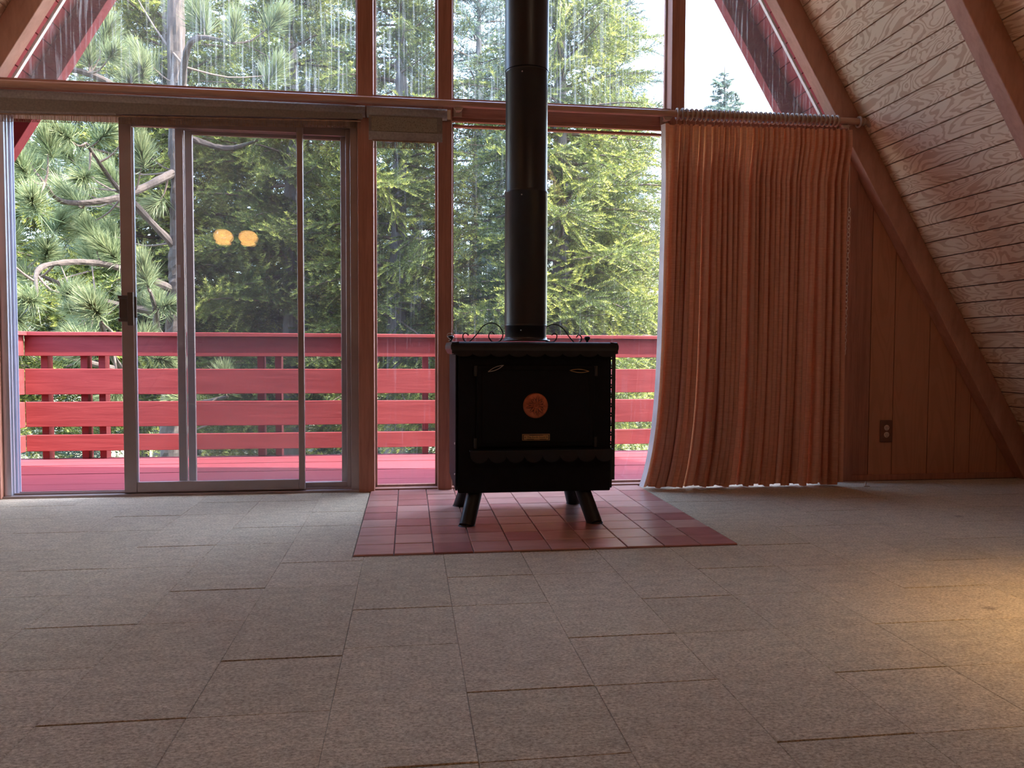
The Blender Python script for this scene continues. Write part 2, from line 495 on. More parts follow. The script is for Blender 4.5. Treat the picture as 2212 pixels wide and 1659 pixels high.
KTOP = 38
for side, nm in ((1, 'right'), (-1, 'left')):
    off1 = OFF + .012 * math.hypot(S, 1)
    ztop = APZ + OFF
    roofo = MB().prism(slope_prism(side, -.3, APZ + .35, off1 + .002, off1 + .10), 'y', YB - .3, .52).build('ceiling_' + nm, 'groove', None)
    struct(roofo, 'steep %s slope of the ceiling, fir plywood planks with dark grooves' % nm, 'ceiling')
    x0, _ = slope_pt(side, 0, OFF)
    mb = MB().prism([(p[0] - x0, p[1]) for p in slope_prism(side, 0, PITCHZ - .0055, OFF, off1)], 'y', YB, -.002); me = mb.mesh('ceiling_plank', 'ceil')
    mb = MB().prism([(p[0] - x0, p[1]) for p in slope_prism(side, 0, PITCHZ - .0055, OFF, off1)], 'y', .002, .5); ms = mb.mesh('soffit_plank', 'red')
    for k in range(0, KTOP):
        z = ZG0 + k * PITCHZ; xx = slope_pt(side, z, OFF)[0]
        inst('ceiling_plank', me, roofo, (xx, 0, z)); inst('soffit_plank', ms, roofo, (xx, 0, z))
    zt = ZG0 + KTOP * PITCHZ
    MB().prism(slope_prism(side, zt, APZ + OFF - .002, OFF, off1), 'y', YB, -.002).build('upper_ceiling_panel', 'ceil', roofo)
    MB().prism(slope_prism(side, zt, APZ + OFF - .002, OFF, off1), 'y', .002, .5).build('upper_soffit_panel', 'red', roofo)
    ys = [(-.09, 0)] + [(-1.205 - 1.115 * i, -1.12 - 1.115 * i) for i in range(5)]
    words = ['against the window wall', 'nearest in front of the window wall', 'third back from the windows', 'fourth back from the windows', 'fifth back from the windows', 'sixth back from the windows']
    for (ya, yb), wd in zip(ys, words):
        o = MB().prism(slope_prism(side, .002, APZ - .004, 0, OFF - .001), 'y', ya, yb).build('rafter', 'rafter', None, .004)
        struct(o, 'dark red-brown timber rafter on the %s slope, %s' % (nm, wd), 'rafter')
    o = MB().prism(slope_prism(side, -.2, APZ - .004, 0, OFF - .001), 'y', .385, .465).build('barge_rafter', 'red', None, .003)
    struct(o, 'red painted outside rafter under the %s roof edge beyond the glass' % nm, 'rafter')

# back wall
struct(MB().prism([(xl(0, .3), 0), (xr(0, .3), 0), (APX, APZ + .25)], 'y', YB - .1, YB).build('wall_back', 'wallply', None), 'wood panelled back wall', 'wall')

# front wall: panelled corners either side of the glazing
wall = struct(empty('wall_front', (3.0, 0, 0)), 'wood panelled gable wall beside the curtain', 'wall')
wall.location = (0, 0, 0)
MB().prism([(2.60, -.1), (xr(-.1, .2), -.1), (xr(1.9, .2), 1.9), (2.60, xr(0, .2) and (DR + .2 - S * 2.60))], 'y', .012, .09).build('sheathing', 'groove', wall)
MB().prism([(xl(-.1, .2), -.1), (-2.13, -.1), (-2.13, DL + .2 - S * 2.13)], 'y', .012, .09).build('sheathing', 'groove', wall)
edges = [2.597, 2.707, 2.859, 3.088, 3.266, 3.367, 3.55, 3.80]
for a, b in zip(edges[:-1], edges[1:]):
    za, zb = DR + .1 - S * a, max(.05, DR + .1 - S * b)
    MB().prism([(a + .002, 0), (b - .002, 0), (b - .002, zb), (a + .002, za)], 'y', 0, .012).build('plank', 'wallply' if a > 2.7 else 'post', wall)
edges = [-2.13, -2.35, -2.55, -2.78, -3.0, -3.2]
for b, a in zip(edges[:-1], edges[1:]):
    za, zb = max(.05, DL + .1 + S * a), DL + .1 + S * b
    MB().prism([(a + .002, 0), (b - .002, 0), (b - .002, zb), (a + .002, za)], 'y', 0, .012).build('plank', 'wallply', wall)
struct(MB().box(2.597, xr(.02), -.014, -.001, .001, .036).build('baseboard_front', 'post', None, .003), 'low dark wood baseboard under the panelled wall', 'baseboard')

# posts, header, sill
def post(n, x0, x1, z0, z1, lab, y0=-.065, y1=.045, slope=0):
    if slope: pl = [(x0, z0), (x1, z0), (x1, (DR - S * x1 if slope > 0 else DL + S * x1) + .1), (x0, (DR - S * x0 if slope > 0 else DL + S * x0) + .1)]
    else: pl = [(x0, z0), (x1, z0), (x1, z1), (x0, z1)]
    o = MB().prism(pl, 'y', y0, y1).build('trim_%d' % n, 'post', None, .004); struct(o, lab, 'trim'); return o


post(1, -.266, -.183, 0, 0, 'wooden window post right of the sliding door', slope=-1)
post(2, .156, .232, 0, 0, 'wooden window post just left of the black stove', slope=-1)
post(3, 1.445, 1.523, 0, 0, 'wooden window post above the left end of the curtain', slope=1)
post(4, -2.13, -2.046, 0, 0, 'wooden post at the far left of the sliding door', slope=-1)
post(5, 2.43, 2.597, 0, 0, 'wide wooden casing between curtain and panelled wall', y0=-.02, slope=1)
o = MB().box(-2.046, 2.43, -.055, .045, 2.012, 2.112).build('trim_6', 'beamwood', None, .004); struct(o, 'long wooden header beam across the window wall', 'trim')
MB().box(-.183, 1.445, -.045, -.02, 1.994, 2.012).build('ledge', 'beamwood', o)
o = MB().box(-.183, 2.43, -.035, .06, -.06, .014).build('trim_7', 'beamwood', None, .003); struct(o, 'low wooden sill under the tall windows', 'trim')

# windows
def window(n, poly, glass, lab, beads=(), y=.012):
    w_ = struct(empty('window_%d' % n), lab, 'window')
    MB().prism(poly, 'y', y, y + .005).build('pane', glass, w_)
    m = len(poly)
    cx = sum(p[0] for p in poly) / m; cz = sum(p[1] for p in poly) / m
    for i in range(m):                       # glazing stops round the edge
        a, b = Vector(poly[i]), Vector(poly[(i + 1) % m]); d = (b - a).normalized(); nn = Vector((-d.y, d.x))
        if nn.dot(Vector((cx, cz)) - a) < 0: nn = -nn
        wd = .012
        MB().prism([a, b, b + nn * wd, a + nn * wd], 'y', y + .006, y + .028).build('bead', 'bead' if i in beads else 'post', w_)
    return w_


sl = lambda z: DL - .012 * 1.94 - z
window(1, [(-2.005 + .0, 2.112), (-.266, 2.112), (-.266, DL - S * .266), (xl(2.112), 2.112)][0:3], 'glassdirty', 'large streaked upper window on the left under the roof slope', (2,))
window(2, [(-.183, 2.112), (.156, 2.112), (.156, DL + S * .156 - .05), (-.183, DL - S * .183)], 'glassdirty', 'narrow streaked upper window between the two posts')
window(3, [(.232, 2.112), (1.445, 2.112), (1.445, DR - S * 1.445), (.232, DR - S * .232 - .02)], 'glassdirty', 'wide streaked upper window behind the stovepipe', (2,))
window(4, [(1.523, 2.112), (xr(2.112), 2.112), (1.523, DR - S * 1.523)], 'glassdirty', 'triangular upper window at right with bright sky', (1,))
window(5, [(-.183, .014), (.156, .014), (.156, 2.0), (-.183, 2.0)], 'glass', 'narrow floor-length window between door and stove')
window(6, [(.232, .014), (1.445, .014), (1.445, 1.994), (.232, 1.994)], 'glass', 'wide floor-length window behind the stove')
window(7, [(1.523, .014), (2.43, .014), (2.43, 1.994), (1.523, 1.994)], 'glass', 'floor-length window behind the drawn curtain')

# sliding door
door = struct(empty('door_1', (0, 0, 0)), 'aluminium sliding glass patio door, partly open', 'door')
MB().box(-2.046, -2.012, -.03, .07, .0, 2.0).box(-2.012, -2.006, -.012, -.004, .0, 2.0).box(-2.012, -2.002, .02, .028, 0, 2.0).box(-2.012, -2.004, .05, .056, 0, 2.0).build('door_jamb', 'alulight', door)
MB().box(-.308, -.266, -.035, .07, 0, 2.0).build('door_jamb', 'alu', door, .003)
MB().box(-2.046, -.266, -.035, .07, 1.945, 2.012).build('door_head', 'alu', door)
MB().box(-2.046, -.266, -.05, .085, -.06, .012).box(-2.01, -.31, -.012, -.007, .012, .022).box(-2.01, -.31, .03, .035, .012, .022).build('door_track', 'alu', door)


def panel(nm, x0, x1, ws, we, y0, y1, zt, rail_b, mat, pane_mat, zb=.016):
    p = empty(nm); p.parent = door
    MB().box(x0, x0 + ws, y0, y1, zb, zt).build('stile', mat, p, .004)
    MB().box(x1 - we, x1, y0, y1, zb, zt).build('stile', mat, p, .004)
    MB().box(x0 + ws, x1 - we, y0 + .003, y1 - .003, zb, zb + rail_b).build('rail', mat, p, .003)
    MB().box(x0 + ws, x1 - we, y0 + .003, y1 - .003, zt - .04, zt).build('rail', mat, p, .003)
    ym = (y0 + y1) / 2
    MB().box(x0 + ws - .004, x1 - we + .004, ym - .0025, ym + .0025, zb + rail_b - .004, zt - .036).build('pane', pane_mat, p)
    return p


p = panel('sliding_panel', -1.468, -.552, .062, .032, -.030, -.002, 1.945, .055, 'alu', 'glassdoor')
MB().box(-1.4065, -1.398, -.024, -.008, .07, 1.9).build('glazing_strip', 'alulight', p)
h_ = MB().box(-1.478, -1.410, -.050, -.030, 1.022, 1.040).box(-1.478, -1.410, -.050, -.030, .905, .923).box(-1.476, -1.432, -.038, -.030, .92, 1.03).build('handle', 'aludark', p, .003)
MB().box(-1.428, -1.398, -.062, -.045, .885, 1.055).box(-1.402, -1.389, -.040, -.030, .925, 1.035).build('handle_grip', 'aludark', p, .004)
p = panel('fixed_panel', -1.205, -.310, .042, .024, .004, .028, 1.945, .032, 'alu', 'glassdoor')
p = panel('screen_panel', -1.165, -.33, .040, .034, .036, .056, 1.93, .03, 'alu', 'screen')
MB().box(-1.196, -1.182, .0, .005, 1.14, 1.205).build('latch', 'alulight', p)

# hearth
hearth = empty('hearth', ((HX0 + HX1) / 2, (HY0 + HY1) / 2, 0))
tag(hearth, 'low hearth pad of reddish square quarry tiles under the stove', 'hearth')
hb = MB().box(HX0, HX1, HY0, HY1, -.0138, .0005).build('mortar_bed', 'grout', None); hb.parent = hearth; hb.location = (-hearth.location.x, -hearth.location.y, 0)
pw = (HX1 - HX0) / 10; ph = (HY1 - HY0) / 9
e, hw, hh = .0022, pw / 2 - .0016, ph / 2 - .0016
vs = [(-hw, -hh, -.004), (hw, -hh, -.004), (hw, hh, -.004), (-hw, hh, -.004), (-hw, -hh, .004), (hw, -hh, .004), (hw, hh, .004), (-hw, hh, .004),
      (-hw + e, -hh + e, .006), (hw - e, -hh + e, .006), (hw - e, hh - e, .006), (-hw + e, hh - e, .006)]
fs = [(8, 9, 10, 11)]
for k in range(4):
    l = (k + 1) % 4; fs += [(k, l, 4 + l, 4 + k), (4 + k, 4 + l, 8 + l, 8 + k)]
tme = MB().add(vs, fs).mesh('tile', 'tile')
for i in range(10):
    shift = [0, .008, -.006, .004, 0, -.003, .003, 0, .004, -.004][i]
    for j in range(9):
        t = inst('tile', tme, hearth, (HX0 + (i + .5) * pw - hearth.location.x, HY0 + (j + .5) * ph - hearth.location.y + shift * (0 if j in (0, 8) else 1), rnd.uniform(0, .0012) + .0006),
                 (rnd.uniform(-.003, .003), rnd.uniform(-.003, .003), rnd.uniform(-.006, .006)))

# ------------------------------------------------------------------ the stove
TOPT = .0076
stove = empty('wood_stove', (.545, -.72, TOPT)); tag(stove, 'squat black steel wood stove with splayed legs on the tiled hearth', 'stove')


def sv(mb, name, mat, bevel=0, parent=None):
    o = mb.build(name, mat, parent or stove, bevel)
    if not parent: o.location = -stove.location
    return o


BX0, BX1, BF, BBk, BZ0, BZ1 = .199, .889, -.945, -.47, .146, .765
sv(MB().box(BX0 + .01, BX1 - .006, BF, BBk, BZ0, BZ1), 'body', 'stoveflat', .006)
sv(MB().box(BX0 - .001, BX0 + .006, BF + .004, BBk + .02, BZ0 + .012, BZ1 - .02), 'side_panel', 'stoveflat', .002)
for z in (.36, .225): sv(MB().lathe([(0, -.004), (.004, -.003), (.005, 0)], (BX0 - .001, BF + .03, z), 'x', 10), 'screw', 'steel')
# bottom right rolled edge
sv(MB().box(BX1 - .008, BX1 + .004, BF + .01, BBk, BZ0 + .01, BZ0 + .16), 'side_panel', 'stove', .004)
# top with rolled down, scalloped front lip
T0, T1 = .181, .903
prof = [(BF - .012 - .022 * math.sin(a), .80 - .05 + .0 + .05 * math.cos(a)) for a in [i * math.pi / 2 / 6 for i in range(7)]]
poly = [(BBk + .02, .80)] + prof + [(BF - .026, .752), (BF - .004, .79), (BBk + .02, .79)]
sv(MB().prism(poly, 'x', T0, T1), 'top_plate', 'stove')
for x0, sgn in ((T0, -1), (T1, 1)):
    pl = [(x0 - sgn * .03, .80), (x0 - sgn * .002, .797), (x0 + sgn * .004, .785), (x0 + sgn * .004, .77), (x0 - sgn * .008, .748), (x0 - sgn * .012, .75), (x0 - sgn * .004, .772), (x0 - sgn * .006, .786), (x0 - sgn * .03, .79)]
    sv(MB().prism(pl, 'y', BF - .03, BBk + .02), 'rolled_edge', 'stove')


def scallops(x0, x1, n, ztop, drop, y, name):
    wd = (x1 - x0) / n; mb = MB()
    for i in range(n):
        c = x0 + (i + .5) * wd
        pts = [(c - wd / 2, ztop), (c - wd / 2, ztop - drop * .35)] + [(c + wd / 2 * math.cos(a), ztop - drop * .35 - drop * .65 * math.sin(a)) for a in [math.pi - k * math.pi / 8 for k in range(1, 8)]] + [(c + wd / 2, ztop - drop * .35), (c + wd / 2, ztop)]
        mb.prism(pts, 'y', y, y + .003)
    return sv(mb, name, 'stove')


scallops(T0 + .012, T1 - .012, 9, .762, .026, BF - .034, 'scalloped_trim')
# loading door
dr = sv(MB().box(.287, .805, BF - .018, BF - .001, .345, .70), 'loading_door', 'stoveflat', .008)
sv(MB().box(.31, .78, BF - .023, BF - .017, .365, .68), 'door_panel', 'stoveflat', .006, dr)
for x in (.283, .809):
    for z in (.675, .365):
        sv(MB().tube([(x, BF - .016, z - .022), (x, BF - .016, z + .022)], .008, 10), 'hinge', 'iron', 0, dr)
# two leaf shaped wire pulls at the door's upper corners
def leaf(x0, z0, x1, z1, wdt):
    a, b = Vector((x0, 0, z0)), Vector((x1, 0, z1)); d = b - a; nn = Vector((-d.z, 0, d.x)).normalized()
    pts = []
    for k in range(21):
        t = k / 20; u = 2 * t if t < .5 else 2 - 2 * t; s = 1 if t < .5 else -1
        p = a + d * u + nn * s * wdt * math.sin(math.pi * min(1, u * 1.0)) ; pts.append((p.x, BF - .03, p.z))
    return MB().tube(pts, .0018, 6)


sv(leaf(.335, .672, .402, .700, .006), 'wire_pull', 'steel', 0, dr); sv(leaf(.775, .674, .690, .678, .007), 'wire_pull', 'brass', 0, dr)
# medallion with a flower in relief
med = sv(MB().lathe([(0, -.029), (.046, -.029), (.052, -.0275), (.055, -.024), (.055, -.018)], (.542, BF, .526), 'y', 40), 'medallion', 'copper')
med['label'] = 'round copper medallion with a flower in relief'
fl = MB(); edge = MB()
for k in range(13):
    a = k * 2 * math.pi / 13 + rnd.uniform(-.15, .15); L = rnd.uniform(.028, .042); wd = rnd.uniform(.0045, .0065)
    c = Vector((.545, 0, .527)); d = Vector((math.cos(a), 0, math.sin(a))); nn = Vector((-d.z, 0, d.x))
    base = c + d * .008
    def petal(mb, sc, y, h):
        pts = [base, base + d * L * .35 + nn * wd * sc, base + d * L * .7 + nn * wd * .8 * sc, base + d * L * (1 + .04 * (sc - 1)), base + d * L * .7 - nn * wd * .8 * sc, base + d * L * .35 - nn * wd * sc]
        mid = base + d * L * .5
        mb.add([(p.x, y, p.z) for p in pts] + [(mid.x, y - h, mid.z)], [(i, (i + 1) % 6, 6) for i in range(6)])
    petal(edge, 1.35, BF - .0292, .0006); petal(fl, .8, BF - .0296, .003)
for k in range(5):
    a = k * 1.257; fl.lathe([(0, -.0335), (.003, -.032), (.0035, -.029)], (.545 + .004 * math.cos(a), BF, .527 + .004 * math.sin(a)), 'y', 8)
for nm, mb, mt in (('petal_outline', edge, 'copperdark'), ('flower', fl, 'copper')):
    o = mb.build(nm, mt, med)
# name plate
npl = sv(MB().box(.484, .605, BF - .0265, BF - .022, .375, .403), 'name_plate', 'brass', .001); npl['label'] = 'small brass name plate with dark lettering'
fr = MB()
X0, X1, Z0, Z1, yy = .487, .602, .3775, .4005, BF - .0272
for a in ((X0, X1, Z0, Z0 + .0022), (X0, X1, Z1 - .0022, Z1), (X0, X0 + .0035, Z0, Z1), (X1 - .0035, X1, Z0, Z1)): fr.box(a[0], a[1], yy, yy + .001, a[2], a[3])
for c, s_ in ((.4965, 1), (.5925, -1)): fr.prism([(c - s_ * .003, .389), (c + s_ * .004, .394), (c + s_ * .001, .389), (c + s_ * .004, .384)], 'y', yy, yy + .001)
fr.box(.515, .575, yy, yy + .001, .3965, .3982).box(.505, .535, yy, yy + .001, .3797, .3812).box(.56, .588, yy, yy + .001, .3797, .3812)
fr.build('plate_border', 'ink', npl)


def text(s, size, loc, mat, parent, width=None):
    cu = bpy.data.curves.new('lettering', 'FONT'); cu.body = s; cu.size = size; cu.extrude = .0004; cu.align_x = 'CENTER'; cu.align_y = 'CENTER'
    t = bpy.data.objects.new('tmp', cu); COL.objects.link(t); bpy.context.view_layer.update()
    me = bpy.data.meshes.new_from_object(t.evaluated_get(bpy.context.evaluated_depsgraph_get())); bpy.data.objects.remove(t)
    me.materials.clear(); me.materials.append(M[mat]); o = bpy.data.objects.new('lettering', me); COL.objects.link(o); o.parent = parent
    o.rotation_euler = (math.pi / 2, 0, 0); o.location = loc
    if width: k = width / max(1e-6, o.dimensions.x or me.vertices and (max(v.co.x for v in me.vertices) - min(v.co.x for v in me.vertices))); o.scale = (k, k * 1.05, 1)
    return o


text('The Earth Stove', .011, (.5445, BF - .0275, .389), 'ink', npl, .080)
# ash shelf with scalloped lip
sv(MB().box(.256, .882, BF - .055, BF, .330, .337), 'ash_shelf', 'stove', .002)
scallops(.258, .880, 8, .333, .050, BF - .056, 'shelf_trim')
# expanded-metal guard on the right flank
g = MB()
for k in range(26):
    z = .745 - k * .0215
    for j in range(6):
        y = BF + .03 + j * .07
        s = 1 if (k + j) % 2 else -1
        g.tube([(BX1 + .012 + (k % 3) * .003, y, z), (BX1 + .019 + ((k + j) % 2) * .006, y + .035, z + s * .011), (BX1 + .012, y + .07, z)], .0042, 4)
g.box(BX1 + .003, BX1 + .018, BF + .02, BF + .028, .19, .76).box(BX1 + .003, BX1 + .012, BBk - .03, BBk - .022, .19, .76)
sv(g, 'side_grille', 'iron')
# legs: splayed pipes with a small flange
for (bx, by, tx, ty) in ((.247, -.948, .292, -.875), (.811, -.952, .766, -.875), (.247, -.512, .292, -.575), (.811, -.515, .766, -.575)):
    l = sv(MB().tube([(bx, by, .006), (tx, ty, .16)], .034, 18), 'leg', 'stove')
    fo = MB().lathe([(.0, 0), (.041, 0), (.042, .004), (.038, .007), (.034, .012)], (bx, by, 0), 'z', 20).build('foot_flange', 'stove', l)
# wrought iron scrolls on the top
def smooth(pts, n=5):
    out = []
    P_ = [Vector(p) for p in pts]
    for i in range(len(P_) - 1):
        p0, p1, p2, p3 = P_[max(i - 1, 0)], P_[i], P_[i + 1], P_[min(i + 2, len(P_) - 1)]
        for k in range(n):
            t = k / n
            out.append(.5 * ((2 * p1) + (-p0 + p2) * t + (2 * p0 - 5 * p1 + 4 * p2 - p3) * t * t + (-p0 + 3 * p1 - 3 * p2 + p3) * t ** 3))
    out.append(P_[-1]); return out


def scroll(paths, y):
    mb = MB()
    for p in paths: mb.tube(smooth([(a, y, b) for a, b in p]), .0028, 6)
    return mb


DZ = -.008
zz = lambda L: [(a, b + DZ) for a, b in L]
m1 = [(.270, .806), (.306, .844), (.334, .880), (.366, .896), (.394, .892), (.414, .876), (.426, .852), (.423, .828), (.408, .812), (.378, .812), (.362, .832), (.366, .850), (.376, .856), (.388, .844)]
c1 = [(.270, .839), (.256, .851), (.244, .839), (.248, .818), (.268, .806), (.300, .803)]
sv(scroll([zz(m1), zz(c1)], -.74), 'iron_scroll', 'iron')
m2 = [(.600, .846), (.622, .874), (.643, .888), (.663, .893), (.688, .887), (.713, .867), (.734, .838), (.760, .808)]
c2 = [(.769, .833), (.781, .845), (.794, .833), (.788, .814), (.765, .804)]
c3 = [(.653, .842), (.665, .853), (.678, .840), (.668, .816), (.639, .811), (.612, .825), (.600, .846)]
sv(scroll([zz(m2), zz(c2), zz(c3)], -.74), 'iron_scroll', 'iron')
for x, z in ((.189, .829), (.821, .823)):
    k = sv(MB().lathe([(.006, .795), (.005, .808), (.010, .815), (.0145, .822), (.012, .829), (0, .831)], (x, -.74, 0), 'z', 16), 'knob', 'iron')
    if x < .3:
        sv(MB().tube(smooth([(.176, -.76, .806), (.187, -.76, .812), (.172, -.76, .824), (.176, -.76, .838), (.192, -.76, .838), (.205, -.76, .828), (.200, -.75, .818)]), .0016, 6), 'wire_loop', 'steel')

# stovepipe
pipe = empty('stovepipe', (.535, -.72, .805)); tag(pipe, 'tall matte black stovepipe rising from the stove to the roof', 'stovepipe')
zs = [.8085, .884, 1.488, 2.028, 2.70, 3.4, 4.1, 5.2]
for i, (a, b) in enumerate(zip(zs[:-1], zs[1:])):
    r = .0955 + .0022 * (i % 2) + (.002 if i > 2 else 0)
    o = MB().lathe([(r, a), (r, b - .012), (r + .0022, b - .010), (r + .0025, b - .004), (r + .001, b)], (.535, -.72, 0), 'z', 48).build('pipe_section', 'pipe', pipe); o.location = -pipe.location
    o = MB().lathe([(0, -.1), (.003, -.0993), (.0035, -.096)], (.5, -.72 - .0, b - .03), 'y', 8).build('rivet', 'steel', pipe); o.location = -pipe.location
o = MB().lathe([(.112, 0), (.112, .003), (.099, .006), (.098, .016)], (.535, -.72, .8085), 'z', 40).build('collar', 'pipe', pipe); o.location = -pipe.location

# ------------------------------------------------------------------ curtain pole, rings, curtain
PY, PZ, PR = -.125, 2.062, .0180
pole = empty('curtain_pole', (1.0, PY, PZ)); tag(pole, 'long round wooden curtain pole above the windows with turned finial', 'curtain pole')
def pl_(mb, name, mat, par=None):
    o = mb.build(name, mat, par or pole); 
    if not par: o.location = -pole.location
    return o


pl_(MB().tube([(-2.02, PY, PZ - .004), (1.4, PY, PZ), (2.55, PY, PZ + .005)], PR, 20), 'rod', 'polewood')
pl_(MB().lathe([(0, 0), (.020, .001), (.023, .010), (.018, .018), (.013, .026), (.020, .036), (.030, .046), (.033, .058), (.027, .072), (.014, .080), (0, .082)], (2.545, PY, PZ + .005), 'x', 24), 'finial', 'ringwood')
for x in (.262, 1.405, 2.448):
    pl_(MB().box(x - .022, x + .022, -.066, -.060, PZ - .05, PZ + .042).box(x - .010, x + .010, PY, -.062, PZ - .03, PZ - .019).prism([(x - .024, PZ - .02), (x + .024, PZ - .02), (x + .014, PZ - .036), (x - .014, PZ - .036)], 'y', PY - .004, PY + .012), 'bracket', 'ringwood')
rme = MB().torus((0, 0, 0), .0275, .0060, 'x', 22, 8).mesh('curtain_ring', 'ringwood')
nring = 36
for i in range(nring + 1):
    x = 1.458 + i * (2.391 - 1.458) / (nring - 1) if i < nring else 2.525
    o = bpy.data.objects.new('curtain_ring', rme); COL.objects.link(o); o.location = (x, PY, PZ - .0022 + .0035 * (x - 1) / 1.5)
    o.rotation_euler = (0, rnd.uniform(-.05, .05), rnd.uniform(-.05, .05))
    if i == nring: tag(o, 'lone wooden curtain ring beside the pole finial', 'curtain ring', 'wooden rings on the curtain pole')
    elif i == 0: tag(o, 'first wooden curtain ring at the window end of the curtain', 'curtain ring', 'wooden rings on the curtain pole')
    else: tag(o, 'pale wooden curtain ring packed in the row above the curtain', 'curtain ring', 'wooden rings on the curtain pole')


def make_curtain():
    r = np.random.default_rng(5)
    nf = 64
    wt = r.uniform(.55, 1.5, nf); wt[0] = 3.2; wt[-1] = 2.4; wb = wt * r.uniform(.6, 1.5, nf)
    kt = np.concatenate([[0], np.cumsum(wt)]) / wt.sum(); kb = np.concatenate([[0], np.cumsum(wb)]) / wb.sum()
    sgn = np.where(np.arange(nf + 1) % 2, 1.0, -1.0)
    am = r.uniform(.55, 1.25, nf + 1) * sgn; amb = r.uniform(.35, 1.35, nf + 1) * sgn
    per = 10; nz = 46
    ZT, ZB = 2.012, .012
    verts = []
    fi = np.linspace(0, nf, nf * per + 1); i0 = np.minimum(fi.astype(int), nf - 1); fr_ = fi - i0
    ease = .5 - .5 * np.cos(np.pi * fr_)
    sharp = np.sign(ease - .5) * np.abs(2 * ease - 2 * .5) ** .7 * .5 + .5
    wav = r.uniform(-1, 1, (6, nf + 1))
    for j in range(nz + 1):
        t = j / nz; z = ZT - (ZT - ZB) * t
        mixb = min(1, t * 1.15) ** .8
        k = kt * (1 - mixb) + kb * mixb + .0012 * wav[0] * math.sin(3 * t + 1) * np.minimum(1, t * 3)
        a = am * (1 - mixb) + amb * mixb
        amp = .018 + .030 * min(1, t * 6) ** 1.0 + .008 * t
        xl_ = 1.383 - .03 * t - .085 * t ** 7; xr_ = 2.474 - .040 * min(1, max(0, t - .04) * 9)
        s = k[i0] * (1 - fr_) + k[i0 + 1] * fr_
        yv = (a[i0] * (1 - sharp) + a[i0 + 1] * sharp) * amp
        over = .012 * np.sin(2 * np.pi * fr_) * np.minimum(1, .35 + t)
        x = xl_ + (xr_ - xl_) * s + over
        zz_ = z + (.006 * np.sin(fi * .9) + .004 * np.sin(fi * 2.3)) * t ** 8 - .012 * (1 - s) * (1 - t) + (.006 * np.abs(yv) / .03) * t ** 10
        y = -.136 + yv - .012 * t
        verts.append(np.stack([x, y, zz_], 1))
    V = np.concatenate(verts); nx = nf * per + 1
    F = [(j * nx + i, j * nx + i + 1, (j + 1) * nx + i + 1, (j + 1) * nx + i) for j in range(nz) for i in range(nx - 1)]
    mb = MB(); mb.add(V.tolist(), F, True)
    return mb, verts, nx


cur = empty('curtain', (1.9, -.12, .01)); tag(cur, 'heavy rust orange pleated curtain hanging from wooden rings to the floor', 'curtain')
mb, vrows, nx = make_curtain()
o = mb.build('cloth', 'curtain', cur); o.location = -cur.location
lv = []
for row in vrows:
    p = row[0]; lv += [(p[0] - .014, p[1] + .035, p[2]), (p[0] + .002, p[1] + .004, p[2])]
lm = MB(); lm.add(lv, [(2 * i, 2 * i + 1, 2 * i + 3, 2 * i + 2) for i in range(len(vrows) - 1)], True)
o = lm.build('lining', 'lining', cur); o.location = -cur.location
hk = MB()
for i in range(0, nring, 2):
    x = 1.458 + i * (2.391 - 1.458) / (nring - 1); hk.tube([(x, PY, PZ - .036), (x, PY + .002, PZ - .062)], .0016, 5)
o = hk.build('hooks', 'steel', cur); o.location = -cur.location; o['kind'] = 'stuff'

# pull chain beside the curtain
chain = empty('pull_chain', (2.455, -.165, 1.2)); tag(chain, 'thin beige plastic pull chain hanging beside the curtain', 'chain')
o = MB().tube([(2.462, -.125, 2.045), (2.459, -.15, 1.9), (2.455, -.165, 1.57)], .0018, 6).build('cord', 'chainm', chain); o.location = -chain.location
lk = MB().torus((0, 0, 0), .011, .0022, 'y', 14, 6); lk.v = [(x * .72, y, z * 1.25) for x, y, z in lk.v]; lkm = lk.mesh('chain_link', 'chainm')
nl = 36
for i in range(nl):
    t = i / (nl - 1); inst('chain_link', lkm, chain, (-.010 * t, 0, 1.56 - .80 * t - 1.2), (0, 0, math.pi / 2 * (i % 2) + rnd.uniform(-.3, .3)), (1, 1, 1))

# wall outlet
ou = empty('wall_outlet', (2.817, -.002, .294)); tag(ou, 'brown wall outlet plate with two ivory sockets on the panelled wall', 'outlet')
MB().box(-.040, .040, -.008, .001, -.066, .066).build('cover_plate', 'plate', ou, .004)
for z in (.021, -.021):
    s_ = MB().lathe([(0, -.0105), (.0155, -.0105), (.017, -.008), (.017, -.004)], (0, 0, z), 'y', 20).build('socket', 'ivory', ou)
    MB().box(-.007, -.0045, -.0112, -.010, z - .002, z + .008).box(.0045, .007, -.0112, -.010, z - .002, z + .008).lathe([(0, -.0112), (.0022, -.0112), (.0022, -.010)], (0, 0, z - .008), 'y', 8).build('slot', 'ink', s_)

# bit of white plastic on the carpet
cl = MB().tube([(0, 0, .003), (.006, .0, .012), (.004, 0, .03)], [.004, .005, .002], 6).tube([(-.004, 0, .004), (.012, -.004, .004), (.026, -.008, .003)], [.004, .004, .002], 6).build('plastic_clip', 'crumb', None, 0, (2.565, -.20, .001))
tag(cl, 'tiny broken white plastic clip lying on the carpet by the wall', 'clip')

